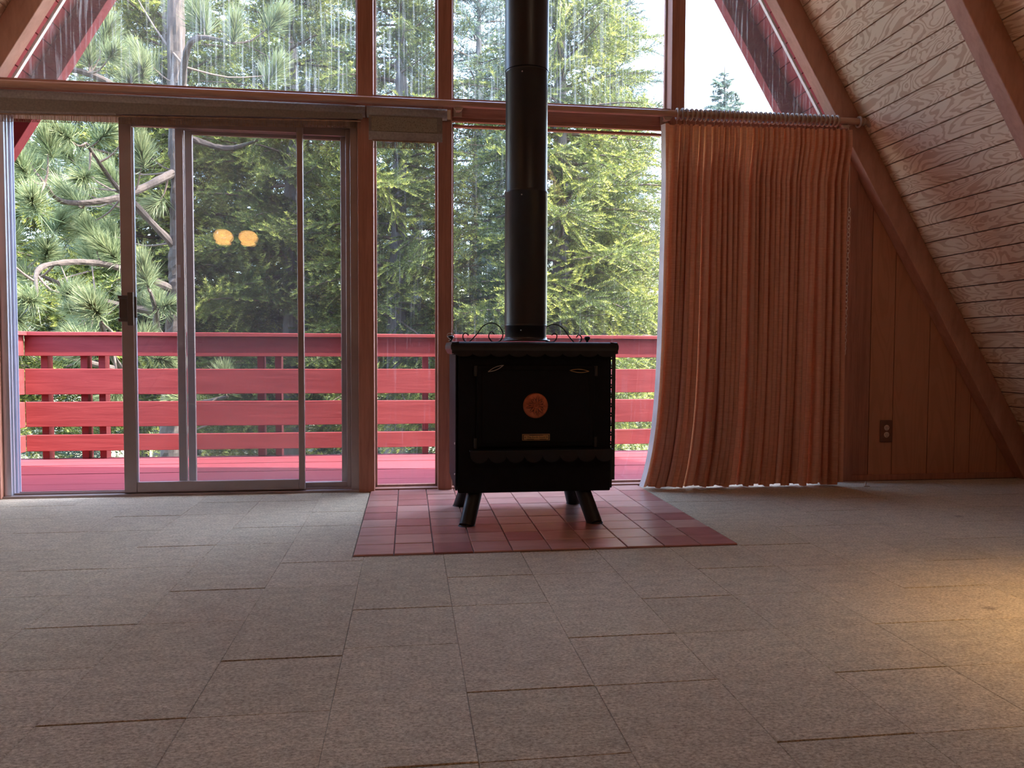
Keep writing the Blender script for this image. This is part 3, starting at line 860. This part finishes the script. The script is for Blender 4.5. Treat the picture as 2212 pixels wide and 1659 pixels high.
# ------------------------------------------------------------------ roller shades
def fringe(x0, x1, z0, drop, y, parent, slope=0):
    mb = MB(); r = random.Random(3); x = x0
    while x < x1:
        zt = z0 + slope * (x - x0); l = drop * r.uniform(.85, 1.05); dx = r.uniform(-.002, .002); wd = r.uniform(.0009, .0016)
        mb.tube([(x, y, zt), (x + dx, y + r.uniform(-.001, .001), zt - l)], wd, 3, False); x += r.uniform(.003, .0062)
    mb.tube([(x0, y, z0 - .002), (x1, y, z0 + slope * (x1 - x0) - .002)], .004, 6)
    mb.tube([(x0, y, z0 - drop * .96), (x1, y, z0 + slope * (x1 - x0) - drop * .96)], .0011, 4)
    o = mb.build('fringe', 'string', parent); o['kind'] = 'stuff'; o.location = -parent.location; return o


def rounded_roll(y, z, ry, rz, n=16):
    return [(y + ry * math.copysign(abs(math.cos(a)) ** .7, math.cos(a)), z + rz * math.copysign(abs(math.sin(a)) ** .7, math.sin(a))) for a in [2 * math.pi * k / n for k in range(n)]]


sh = empty('roller_shade', (-1.1, -.1, 2.0)); tag(sh, 'long taupe fringed roller shade rolled up above the sliding door', 'window shade')
def shp(mb, name, mat, parent, smooth_=False):
    if smooth_: mb.sm = [len(f) == 4 for f in mb.f]
    o = mb.build(name, mat, parent); o.location = -parent.location; return o


shp(MB().prism(rounded_roll(-.085, 2.012, .030, .028), 'x', -2.04, -.224), 'shade_roll', 'shade', sh, True)
zb0, zb1 = 1.926, 1.966
shp(MB().add([(-2.04, -.112, zb0), (-.236, -.112, zb1), (-.236, -.112, 1.995), (-2.04, -.112, 1.995), (-2.04, -.104, zb0), (-.236, -.104, zb1), (-.236, -.104, 1.995), (-2.04, -.104, 1.995)], [(0, 1, 2, 3), (5, 4, 7, 6), (0, 4, 5, 1), (3, 2, 6, 7), (0, 3, 7, 4), (1, 5, 6, 2)]), 'shade_cloth', 'shadeback', sh)
shp(MB().tube([(-2.04, -.108, zb0), (-1.45, -.108, zb0 + .012)], .006, 8), 'hem_bar', 'shade', sh)
fringe(-2.03, -.245, zb0 - .008, .040, -.106, sh, (zb1 - zb0) / 1.79)

sh2 = empty('roller_shade', (0, -.1, 2.0)); tag(sh2, 'short taupe roller shade with speckled band over the narrow window', 'window shade')
shp(MB().prism(rounded_roll(-.085, 2.012, .030, .028), 'x', -.216, .203), 'shade_roll', 'shade', sh2, True)
shp(MB().box(-.205, .178, -.110, -.106, 1.866, 1.99), 'shade_cloth', 'shadeback', sh2)
shp(MB().box(-.190, .150, -.1125, -.1095, 1.908, 1.982), 'speckled_band', 'speckle', sh2)
shp(MB().box(-.205, .178, -.117, -.108, 1.862, 1.904), 'hem_bar', 'shade', sh2)
fringe(-.186, .150, 1.860, .040, -.112, sh2)
shp(MB().box(.205, .222, -.10, -.066, 1.985, 2.035).tube([(.20, -.085, 2.012), (.222, -.085, 2.012)], .006, 8), 'bracket', 'steel', sh2)

# ------------------------------------------------------------------ lamps of the room (out of frame), plus an added fill globe
lamp = empty('pendant_lamp', (-1.54, -3.02, 1.772)); tag(lamp, 'hanging lamp with two amber glass shades, mirrored in the door glass', 'lamp')
for sx in (-.104, .104):
    dy = -.020 * (1 if sx > 0 else -1)
    a_ = MB().lathe([(.030, .066), (.052, .058), (.072, .038), (.080, .010), (.076, -.012), (.064, -.028), (.053, -.034), (.053, -.038), (.060, -.042), (.060, -.056), (.046, -.062), (0, -.063)], (0, 0, 0), 'z', 28).build('amber_shade', 'amber', lamp); a_.location = (sx, dy, 0)
    MB().lathe([(.032, .064), (.034, .08), (.018, .125), (.010, .17), (0, .171)], (sx, dy, 0), 'z', 20).build('shade_cap', 'lampmetal', lamp)
MB().tube([(-.104, .02, .168), (0, 0, .20), (.104, -.02, .168)], .007, 8).tube([(0, 0, .2), (0, 0, 1.29)], .006, 8).build('stem', 'lampmetal', lamp)
MB().lathe([(.05, 1.295), (.05, 1.275), (.01, 1.25)], (0, 0, 0), 'z', 20).build('ceiling_cup', 'lampmetal', lamp)
fl_ = empty('floor_lamp', (2.12, -2.60, .001)); tag(fl_, 'brown floor lamp with downward shade standing right of the view', 'lamp')
MB().lathe([(0, 0), (.14, 0), (.14, .012), (.03, .03), (.012, .05)], (.32, 0, 0), 'z', 28).build('base', 'lampmetal', fl_)
MB().tube(smooth([(.32, 0, .04), (.32, 0, .9), (.30, 0, 1.3), (.2, 0, 1.42), (.06, 0, 1.40), (0, 0, 1.32)]), .011, 10).build('pole', 'lampmetal', fl_)
MB().lathe([(.035, 1.33), (.05, 1.32), (.125, 1.14), (.122, 1.14), (.047, 1.31)], (0, 0, 0), 'z', 28).build('lamp_shade', 'lampshade', fl_)
MB().lathe([(0, 1.19), (.02, 1.195), (.03, 1.22), (.025, 1.25), (.014, 1.29), (.014, 1.325)], (0, 0, 0), 'z', 20).build('bulb', 'bulb', fl_)
ld = bpy.data.lights.new('bulb_light', 'SPOT'); ld.energy = 19; ld.color = (1, .66, .30); ld.shadow_soft_size = .03; ld.spot_size = math.radians(92); ld.spot_blend = 1.0
lo = bpy.data.objects.new('bulb_light', ld); COL.objects.link(lo); lo.parent = fl_; lo.location = (0, 0, 1.17)

gl = empty('fill_globe', (1.57, -6.0, 3.0)); tag(gl, 'unseen opal globe added behind the camera as fill light', 'lamp')  # invented globe added to brighten the room; its reflection hides behind the stovepipe
MB().lathe([(.03, .145), (.06, .135), (.11, .10), (.145, .04), (.15, 0), (.14, -.05), (.10, -.11), (.05, -.14), (0, -.15)], (0, 0, 0), 'z', 28).build('globe', 'opal', gl)
MB().lathe([(.034, .14), (.034, .17), (.008, .2)], (0, 0, 0), 'z', 16).tube([(0, 0, .19), (0, 0, .72)], .006, 8).build('stem', 'lampmetal', gl)

# ------------------------------------------------------------------ deck and railing
deck = struct(empty('deck', (0, 0, -.05)), 'red painted plank deck outside the windows', 'deck')
MB().box(-3.0, 5.2, .09, 1.86, -.26, -.10).build('joist_frame', 'red', deck).location = (0, 0, .05)
dme = MB().box(-3.0, 5.2, 0, .196, -.038, 0).mesh('deck_board', 'deckred')
for k in range(9):
    inst('deck_board', dme, deck, (0, .09 + k * .2005, rnd.uniform(-.0015, .0015)))


def rail_board(name, parent, axis, a, b, f, z0, z1, th):
    """board with slightly worn, uneven long edges"""
    r = random.Random(hash((a, z0)) & 255); n = 24; v = []; fs = []
    for i in range(n + 1):
        t = a + (b - a) * i / n; d0, d1 = r.uniform(-.0018, .0018), r.uniform(-.0018, .0018); q = .003
        ring = [(f, z0 + d0 + q), (f, z1 + d1 - q), (f + math.copysign(q, th), z1 + d1), (f + th, z1), (f + th, z0), (f + math.copysign(q, th), z0 + d0)]
        for (p, z) in ring: v.append((t, p, z) if axis == 'x' else (p, t, z))
    for i in range(n):
        for k in range(6): fs.append((i * 6 + k, i * 6 + (k + 1) % 6, (i + 1) * 6 + (k + 1) % 6, (i + 1) * 6 + k))
    fs += [tuple(range(6)), tuple(range(n * 6 + 5, n * 6 - 1, -1))]
    return MB().add(v, fs).build(name, 'red', parent)


LV = [(.716, .862), (.433, .621), (.193, .378), (.014, .134)]
rail = empty('deck_railing', (0, 1.85, -.05)); tag(rail, 'long red board railing along the outer edge of the deck', 'railing')
def rl(o, p): o.location = -p.location; return o


for z0, z1 in LV: rl(rail_board('rail_board', rail, 'x', -2.775, 5.0, 1.80, z0, z1, .038), rail)
rl(rail_board('top_rail', rail, 'x', -2.84, 5.0, 1.775, .864, .892, .15), rail)
for x in (-2.66, -2.385, -2.26, -1.12, -.99, .128, .256, 1.38, 1.505, 2.63, 2.75, 3.9): rl(MB().box(x - .024, x + .024, 1.838, 1.925, -.3, .863).build('rail_post', 'red', rail, .003), rail)
rail2 = empty('deck_railing', (-2.82, 1.0, -.05)); tag(rail2, 'short sunlit red side railing at the left end of the deck', 'railing')
for z0, z1 in LV: rl(rail_board('rail_board', rail2, 'y', .12, 1.795, -2.778, z0, z1, -.038), rail2)
rl(rail_board('top_rail', rail2, 'y', .12, 1.772, -2.745, .864, .892, -.15), rail2)
for y in (.2, .95, 1.55, 1.70): rl(MB().box(-2.905, -2.817, y - .024, y + .024, -.3, .863).build('rail_post', 'red', rail2, .003), rail2)

# ------------------------------------------------------------------ ground
def ground():
    n = 70; xs = np.linspace(-60, 70, n); ys = np.linspace(-12, 110, n); r = np.random.default_rng(2)
    X, Y = np.meshgrid(xs, ys)
    Z = -2.3 + .35 * np.sin(X * .21) * np.cos(Y * .17) + np.maximum(0, Y - 20) * .13 - np.maximum(0, X) * .02 + r.uniform(-.12, .12, X.shape)
    V = np.stack([X, Y, Z], -1).reshape(-1, 3)
    F = [(j * n + i, j * n + i + 1, (j + 1) * n + i + 1, (j + 1) * n + i) for j in range(n - 1) for i in range(n - 1)]
    mb = MB(); mb.add(V.tolist(), F, True); return struct(mb.build('ground', 'ground', None), 'forest floor sloping below the deck', 'ground')


ground()

# ------------------------------------------------------------------ conifers
def norm(a): return a / np.maximum(1e-9, np.linalg.norm(a, axis=-1, keepdims=True))


def tri_mesh(name, T, tip, mat):
    n = len(T); me = bpy.data.meshes.new(name)
    me.vertices.add(3 * n); me.vertices.foreach_set('co', T.reshape(-1).astype(np.float32))
    me.loops.add(3 * n); me.loops.foreach_set('vertex_index', np.arange(3 * n, dtype=np.int32))
    me.polygons.add(n); me.polygons.foreach_set('loop_start', np.arange(0, 3 * n, 3, dtype=np.int32))
    a = me.attributes.new('tip', 'FLOAT', 'POINT'); a.data.foreach_set('value', np.repeat(tip, 3).astype(np.float32))
    me.materials.append(M[mat]); me.update(calc_edges=True); return me


def bough(r, L, step=.013, spacing=.048, nl=.043, nw=.0105):
    """flat fir spray along +x: side twigs with two rows of needles"""
    P0, D0, LN = [], [], []
    ns = int(L / spacing)
    for side in (-1, 1):
        s = (np.arange(ns) + r.uniform(.2, .8, ns)) / ns * .93 + .06
        l = (L * .40 * (1 - s) ** .75 + .07) * r.uniform(.65, 1.2, ns) * np.minimum(1, s * 6 + .1)
        ang = np.radians(r.normal(52, 9, ns))
        p = np.stack([L * s, np.zeros(ns), -.20 * L * s ** 2 + .05 * L * s], 1)
        d = np.stack([np.cos(ang), side * np.sin(ang), r.normal(-.12, .30, ns)], 1)
        P0.append(p); D0.append(norm(d)); LN.append(l)
    # leader
    P0.append(np.array([[L * .8, 0, -.20 * L * .64 + .04 * L]])); D0.append(norm(np.array([[1, 0, -.25]]))); LN.append(np.array([L * .22]))
    P0, D0, LN = map(np.concatenate, (P0, D0, LN))
    Ts, tips, tw = [], [], []
    for p, d, l in zip(P0, D0, LN):
        m = max(3, int(l / step)); t = (np.arange(m) + r.uniform(0, 1, m)) / m
        base = p + d * (l * t)[:, None] + np.array([0, 0, -.12]) * (l * t ** 2)[:, None]
        perp = norm(np.cross(d, [0, 0, 1.0])); young = r.uniform(.0, 1.0)
        for sd_ in (-1, 1, 0):
            k = m if sd_ else m // 2
            bb = base[:k] if sd_ else base[r.permutation(m)[:k]]
            nd = norm(d * r.uniform(.35, .9, (k, 1)) + perp * (sd_ * r.uniform(.6, 1.1, (k, 1))) + np.array([0, 0, 1.]) * r.normal(.35 if sd_ else .9, .3, (k, 1)))
            ln = nl * r.uniform(.7, 1.15, (k, 1)); wv = norm(np.cross(nd, r.normal(0, 1, (k, 3)))) * nw / 2
            Ts.append(np.stack([bb - wv, bb + wv, bb + nd * ln], 1))
            tt = t[:k] if sd_ else r.uniform(0, 1, k)
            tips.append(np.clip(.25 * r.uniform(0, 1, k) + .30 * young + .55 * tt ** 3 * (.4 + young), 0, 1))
        tw.append((p, p + d * l * .9 + np.array([0, 0, -.1 * l])))
    return np.concatenate(Ts), np.concatenate(tips), tw


def fir_mesh(seed, H, z0, Lmax, mat, density=1.0, step=.014, sparse_low=0, nl=.043, nw=.0105):
    r = np.random.default_rng(seed)
    lib = [bough(r, 1.0 * L, step, .048, nl, nw) for L in (.5, .8, 1.1, 1.4, 1.7, 2.0)]
    lens = np.array([.5, .8, 1.1, 1.4, 1.7, 2.0])
    Ts, tips = [], []; br = MB(); z = z0
    while z < H - .1:
        f = (z - z0) / (H - z0); L = Lmax * (1 - f) ** .65 + .12
        if z < z0 + 1.5: L *= .75
        nb = int(round((5.2 * density) * (1 if L > .6 else .8))) + 1
        for k in range(nb):
            if z < sparse_low and r.uniform() < .75: continue
            l = L * r.uniform(.6, 1.12); i = int(np.argmin(abs(lens - l))); T, tp, tw = lib[i]; sc = l / lens[i]
            az = 2 * math.pi * (k + r.uniform(-.35, .35)) / nb + z * 2.4; el = math.radians(28 * f - 12 + r.normal(0, 8)); ro = r.normal(0, .5)
            Mx = np.array(Matrix.Rotation(az, 3, 'Z') @ Matrix.Rotation(-el, 3, 'Y') @ Matrix.Rotation(ro, 3, 'X'))
            off = np.array([0, 0, z + r.uniform(-.12, .12)])
            Ts.append((T.reshape(-1, 3) * sc) @ Mx.T + off); tips.append(np.clip(tp + r.normal(0, .12), 0, 1))
            ax = [(Mx @ (np.array([l * s, 0, -.20 * l * s * s + .05 * l * s]))) + off for s in (0, .35, .7, .95)]
            br.tube(ax, [.016 * l, .011 * l, .006 * l, .003], 4, False)
            for a, b in tw[::3]:
                br.tube([(Mx @ (a * sc)) + off, (Mx @ (b * sc)) + off], .0022, 3, False)
        z += r.uniform(.2, .34) / density ** .5
    T = np.concatenate(Ts).reshape(-1, 3, 3)
    return tri_mesh('foliage', T, np.concatenate(tips), mat), br.mesh('branches', 'twig')


def bark_tube(pts, rs, n=18, sub=6, rough=.10, seed=0):
    """stem with lumpy plated bark relief"""
    r = np.random.default_rng(seed); P_ = smooth(pts, sub); m = len(P_)
    R_ = np.interp(np.linspace(0, 1, m), np.linspace(0, 1, len(rs)), rs)
    pl = r.normal(0, 1, (m // 3 + 2, n)); vs_ = []; fs_ = []
    for i in range(m):
        t = (P_[min(i + 1, m - 1)] - P_[max(i - 1, 0)]).normalized(); a = t.orthogonal() if i == 0 else (a - t * a.dot(t)); a.normalize(); b = t.cross(a)
        for k in range(n):
            q = 2 * math.pi * k / n; rr = float(R_[i] * (1 + rough * (.6 * pl[i // 3, k] + .4 * r.normal()))); vs_.append(P_[i] + rr * (math.cos(q) * a + math.sin(q) * b))
    for i in range(m - 1):
        for k in range(n): fs_.append((i * n + k, i * n + (k + 1) % n, (i + 1) * n + (k + 1) % n, (i + 1) * n + k))
    fs_.append(tuple(range((m - 1) * n, m * n)))
    return MB().add(vs_, fs_, False)


def trunk_mesh(H, z0, r0, mat, seed=0):
    n = 12; pts = []; rs = []
    for i in range(n + 1):
        t = i / n; pts.append((.05 * math.sin(t * 5 + seed), .05 * math.cos(t * 4), z0 + (H - z0) * t)); rs.append(max(.012, r0 * (1 - t) ** .8))
    return bark_tube(pts, rs, 16, 9, .09, seed).mesh('trunk', mat)


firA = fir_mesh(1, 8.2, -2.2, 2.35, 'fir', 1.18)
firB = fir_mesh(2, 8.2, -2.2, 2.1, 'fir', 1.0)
firC = fir_mesh(3, 9.2, -2.2, 2.1, 'firhaze', .9, .018)
trk = trunk_mesh(8.1, -2.4, .17, 'barkgrey', 1)


def fir(src, trunk, loc, rz, sc, lab):
    t = empty('fir_tree', loc); t.rotation_euler = (0, 0, rz); t.scale = (sc, sc, sc)
    inst('trunk', trunk, t); b = inst('branches', src[1], t); b['kind'] = 'stuff'
    f = inst('foliage', src[0], t); f['kind'] = 'stuff'
    tag(t, lab, 'tree', 'conifers outside the windows'); return t


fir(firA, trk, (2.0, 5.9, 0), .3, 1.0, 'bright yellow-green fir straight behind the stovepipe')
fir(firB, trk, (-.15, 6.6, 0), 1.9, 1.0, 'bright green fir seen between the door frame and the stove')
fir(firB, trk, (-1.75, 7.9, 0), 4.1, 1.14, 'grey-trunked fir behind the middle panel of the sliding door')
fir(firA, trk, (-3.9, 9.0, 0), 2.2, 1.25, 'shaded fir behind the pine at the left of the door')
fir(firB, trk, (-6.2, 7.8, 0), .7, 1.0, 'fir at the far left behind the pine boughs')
fir(fir_mesh(9, 8.0, 0, 1.55, 'firhaze', 1.5, .04, 0, .10, .035), trk, (12.5, 25.75, .05), 1.2, 1.5, 'small distant fir top alone against the white sky')
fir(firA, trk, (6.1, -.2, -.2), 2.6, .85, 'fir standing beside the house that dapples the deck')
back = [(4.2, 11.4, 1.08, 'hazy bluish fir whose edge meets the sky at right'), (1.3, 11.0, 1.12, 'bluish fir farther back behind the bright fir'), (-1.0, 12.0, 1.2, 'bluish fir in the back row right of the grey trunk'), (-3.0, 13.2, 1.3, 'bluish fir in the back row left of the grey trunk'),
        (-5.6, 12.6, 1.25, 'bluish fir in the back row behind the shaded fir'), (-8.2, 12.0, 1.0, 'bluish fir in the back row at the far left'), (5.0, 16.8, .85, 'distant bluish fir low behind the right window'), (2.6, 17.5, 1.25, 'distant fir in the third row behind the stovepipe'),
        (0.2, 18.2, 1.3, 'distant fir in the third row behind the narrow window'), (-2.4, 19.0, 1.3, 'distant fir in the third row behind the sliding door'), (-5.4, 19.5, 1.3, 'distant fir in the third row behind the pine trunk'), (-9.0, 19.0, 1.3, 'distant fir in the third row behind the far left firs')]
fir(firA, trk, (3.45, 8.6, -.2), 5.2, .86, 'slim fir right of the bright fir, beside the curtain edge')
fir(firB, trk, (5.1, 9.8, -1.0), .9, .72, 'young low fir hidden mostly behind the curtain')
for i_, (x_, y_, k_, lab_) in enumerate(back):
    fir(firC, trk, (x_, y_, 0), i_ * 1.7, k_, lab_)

# ------------------------------------------------------------------ the long-needled pine
def tuft_mesh(seed, n=420, L=.225):
    r = np.random.default_rng(seed)
    s = r.uniform(0, 1, n) ** .8
    ang = r.uniform(0, 2 * np.pi, n); spread = np.radians(r.normal(62, 14, n) * (1 - .72 * s))
    d = np.stack([np.cos(spread), np.sin(spread) * np.cos(ang), np.sin(spread) * np.sin(ang)], 1)
    p = np.stack([.20 * s - .06, np.zeros(n), np.zeros(n)], 1)
    ln = L * r.uniform(.75, 1.08, (n, 1)); wv = norm(np.cross(d, r.normal(0, 1, (n, 3)))) * .0027
    q = p + d * ln + np.array([0, 0, -.0]) ; mid = p + d * ln * .6 + r.normal(0, .006, (n, 3))
    T = np.concatenate([np.stack([p - wv, p + wv, mid + wv * .9], 1), np.stack([p - wv, mid + wv * .9, mid - wv * .9], 1), np.stack([mid - wv * .9, mid + wv * .9, q], 1)])
    tp = np.clip(r.uniform(.25, .75, n) + .25 * s, 0, 1); return tri_mesh('needle_tuft', T, np.concatenate([tp] * 3), 'pine')


tms = [tuft_mesh(i) for i in range(4)]
pine = empty('pine_tree', (-2.3, 3.9, -2.3)); tag(pine, 'long-needled pine with shaggy tufts beyond the left end of the railing', 'tree', 'conifers outside the windows')
PL = pine.location
ptm = bark_tube([(-2.32, 3.9, -2.4), (-2.36, 3.9, -.6), (-2.30, 3.9, 1), (-2.25, 3.9, 2.2), (-2.28, 3.92, 4.2), (-2.2, 3.9, 7.5)], [.17, .14, .115, .10, .08, .03], 18, 30, .10, 4).build('trunk', 'bark', pine); ptm.location = -PL
limbs = [[(-2.28, 3.9, 1.75), (-2.54, 3.55, 2.13), (-2.71, 3.35, 2.28), (-2.77, 2.95, 2.55)], [(-2.27, 3.9, 2.55), (-2.64, 3.25, 2.12), (-2.99, 2.95, 2.06), (-2.94, 2.55, 2.12)],
         [(-2.3, 3.9, 1.35), (-2.77, 3.25, 1.52), (-3.06, 2.75, 1.44), (-2.95, 2.4, 1.2)], [(-2.3, 3.9, .7), (-2.25, 3.2, .9), (-2.12, 2.6, 1.1), (-2.09, 2.4, 1.25)],
         [(-2.3, 3.9, .4), (-2.5, 3.1, .6), (-2.45, 2.4, .9), (-2.39, 2.2, 1.0)], [(-2.26, 3.9, 3.0), (-2.9, 3.4, 3.3), (-3.4, 3.2, 3.2)], [(-2.25, 3.9, 3.3), (-2.0, 3.5, 3.7), (-1.6, 3.3, 3.6)],
         [(-2.25, 3.9, 2.9), (-1.8, 3.8, 2.75), (-1.45, 3.6, 2.8)], [(-2.29, 3.9, 1.1), (-3.0, 3.7, 1.3), (-3.5, 3.2, 1.55)], [(-2.3, 3.9, .5), (-2.8, 3.2, .6), (-3.2, 2.6, .85)], [(-2.3, 3.9, .2), (-1.9, 3.3, .3), (-1.6, 2.9, .35)]]
tuftpos = [(-2.09, 2.35, 1.31), (-2.9, 2.25, 1.14), (-2.84, 2.65, 1.21), (-2.39, 2.15, 1.03), (-2.04, 2.55, 1.13), (-2.99, 2.35, 2.15), (-2.88, 2.25, 1.86), (-2.82, 2.75, 2.53), (-2.66, 2.95, 2.59), (-2.76, 2.95, 2.27), (-2.89, 2.55, 2.36),
           (-2.13, 2.25, .8), (-2.04, 2.35, .69), (-3.13, 2.55, 2.47), (-3.37, 2.95, 1.7), (-3.2, 3.35, 1.84), (-2.95, 3.55, 1.97), (-3.26, 2.95, 1.38), (-2.68, 3.35, 1.6), (-2.92, 3.15, 2.06), (-3.2, 3.15, 1.57), (-2.99, 2.15, 1.0), (-2.71, 2.75, .82), (-2.78, 3.65, 2.34),
           (-3.2, 2.3, 1.6), (-3.3, 2.5, 2.1), (-2.5, 3.2, 2.7), (-2.6, 2.5, .72), (-3.1, 2.4, .8), (-1.62, 2.9, .42), (-1.9, 3.0, .3), (-2.4, 2.6, .45), (-3.4, 3.2, 3.25), (-3.1, 3.3, 3.4), (-1.6, 3.3, 3.65), (-1.9, 3.5, 3.8), (-1.45, 3.6, 2.85), (-2.9, 3.4, 3.4)]
tuftpos += [(rnd.uniform(-3.5, -2.35), rnd.uniform(3.1, 4.4), rnd.uniform(.5, 2.9)) for _ in range(26)]
tuftpos += [(rnd.uniform(-3.4, -1.2), rnd.uniform(3.1, 4.6), rnd.uniform(2.9, 4.6)) for _ in range(14)]
for L_ in limbs:
    n_ = len(L_); o = bark_tube([Vector(q_) + Vector((rnd.uniform(-.04, .04), 0, rnd.uniform(-.04, .04))) * (0 < k_ < n_ - 1) for k_, q_ in enumerate(L_)], [.040, .030, .022, .010], 9, 12, .14, n_ + abs(int(10 * L_[1][2]))).build('limb', 'bark', pine); o.location = -PL
lp = [Vector(p) for L_ in limbs for p in smooth(L_, 4)]
for i, p in enumerate(tuftpos):
    p = Vector(p); near = min(lp, key=lambda q: (q - p).length + (.5 if q.y < p.y - .1 else 0))
    d = (p - near); d = d.normalized() if d.length > .05 else Vector((0, -1, .3))
    d = (d * .6 + Vector((rnd.uniform(-.3, .3), -.45, rnd.uniform(.1, .7)))).normalized()
    q = d.to_track_quat('X', 'Z').to_euler(); k = rnd.uniform(.85, 1.15)
    inst('needle_tuft', tms[i % 4], pine, p - PL, q, (k, k, k))
    if (p - near).length > .06:
        o = MB().tube(smooth([near, (near + p) / 2 + Vector((0, 0, -.04)), p + d * .05], 3), [.012 - .0014 * j for j in range(7)], 6, False).build('twig', 'twig', pine); o.location = -PL
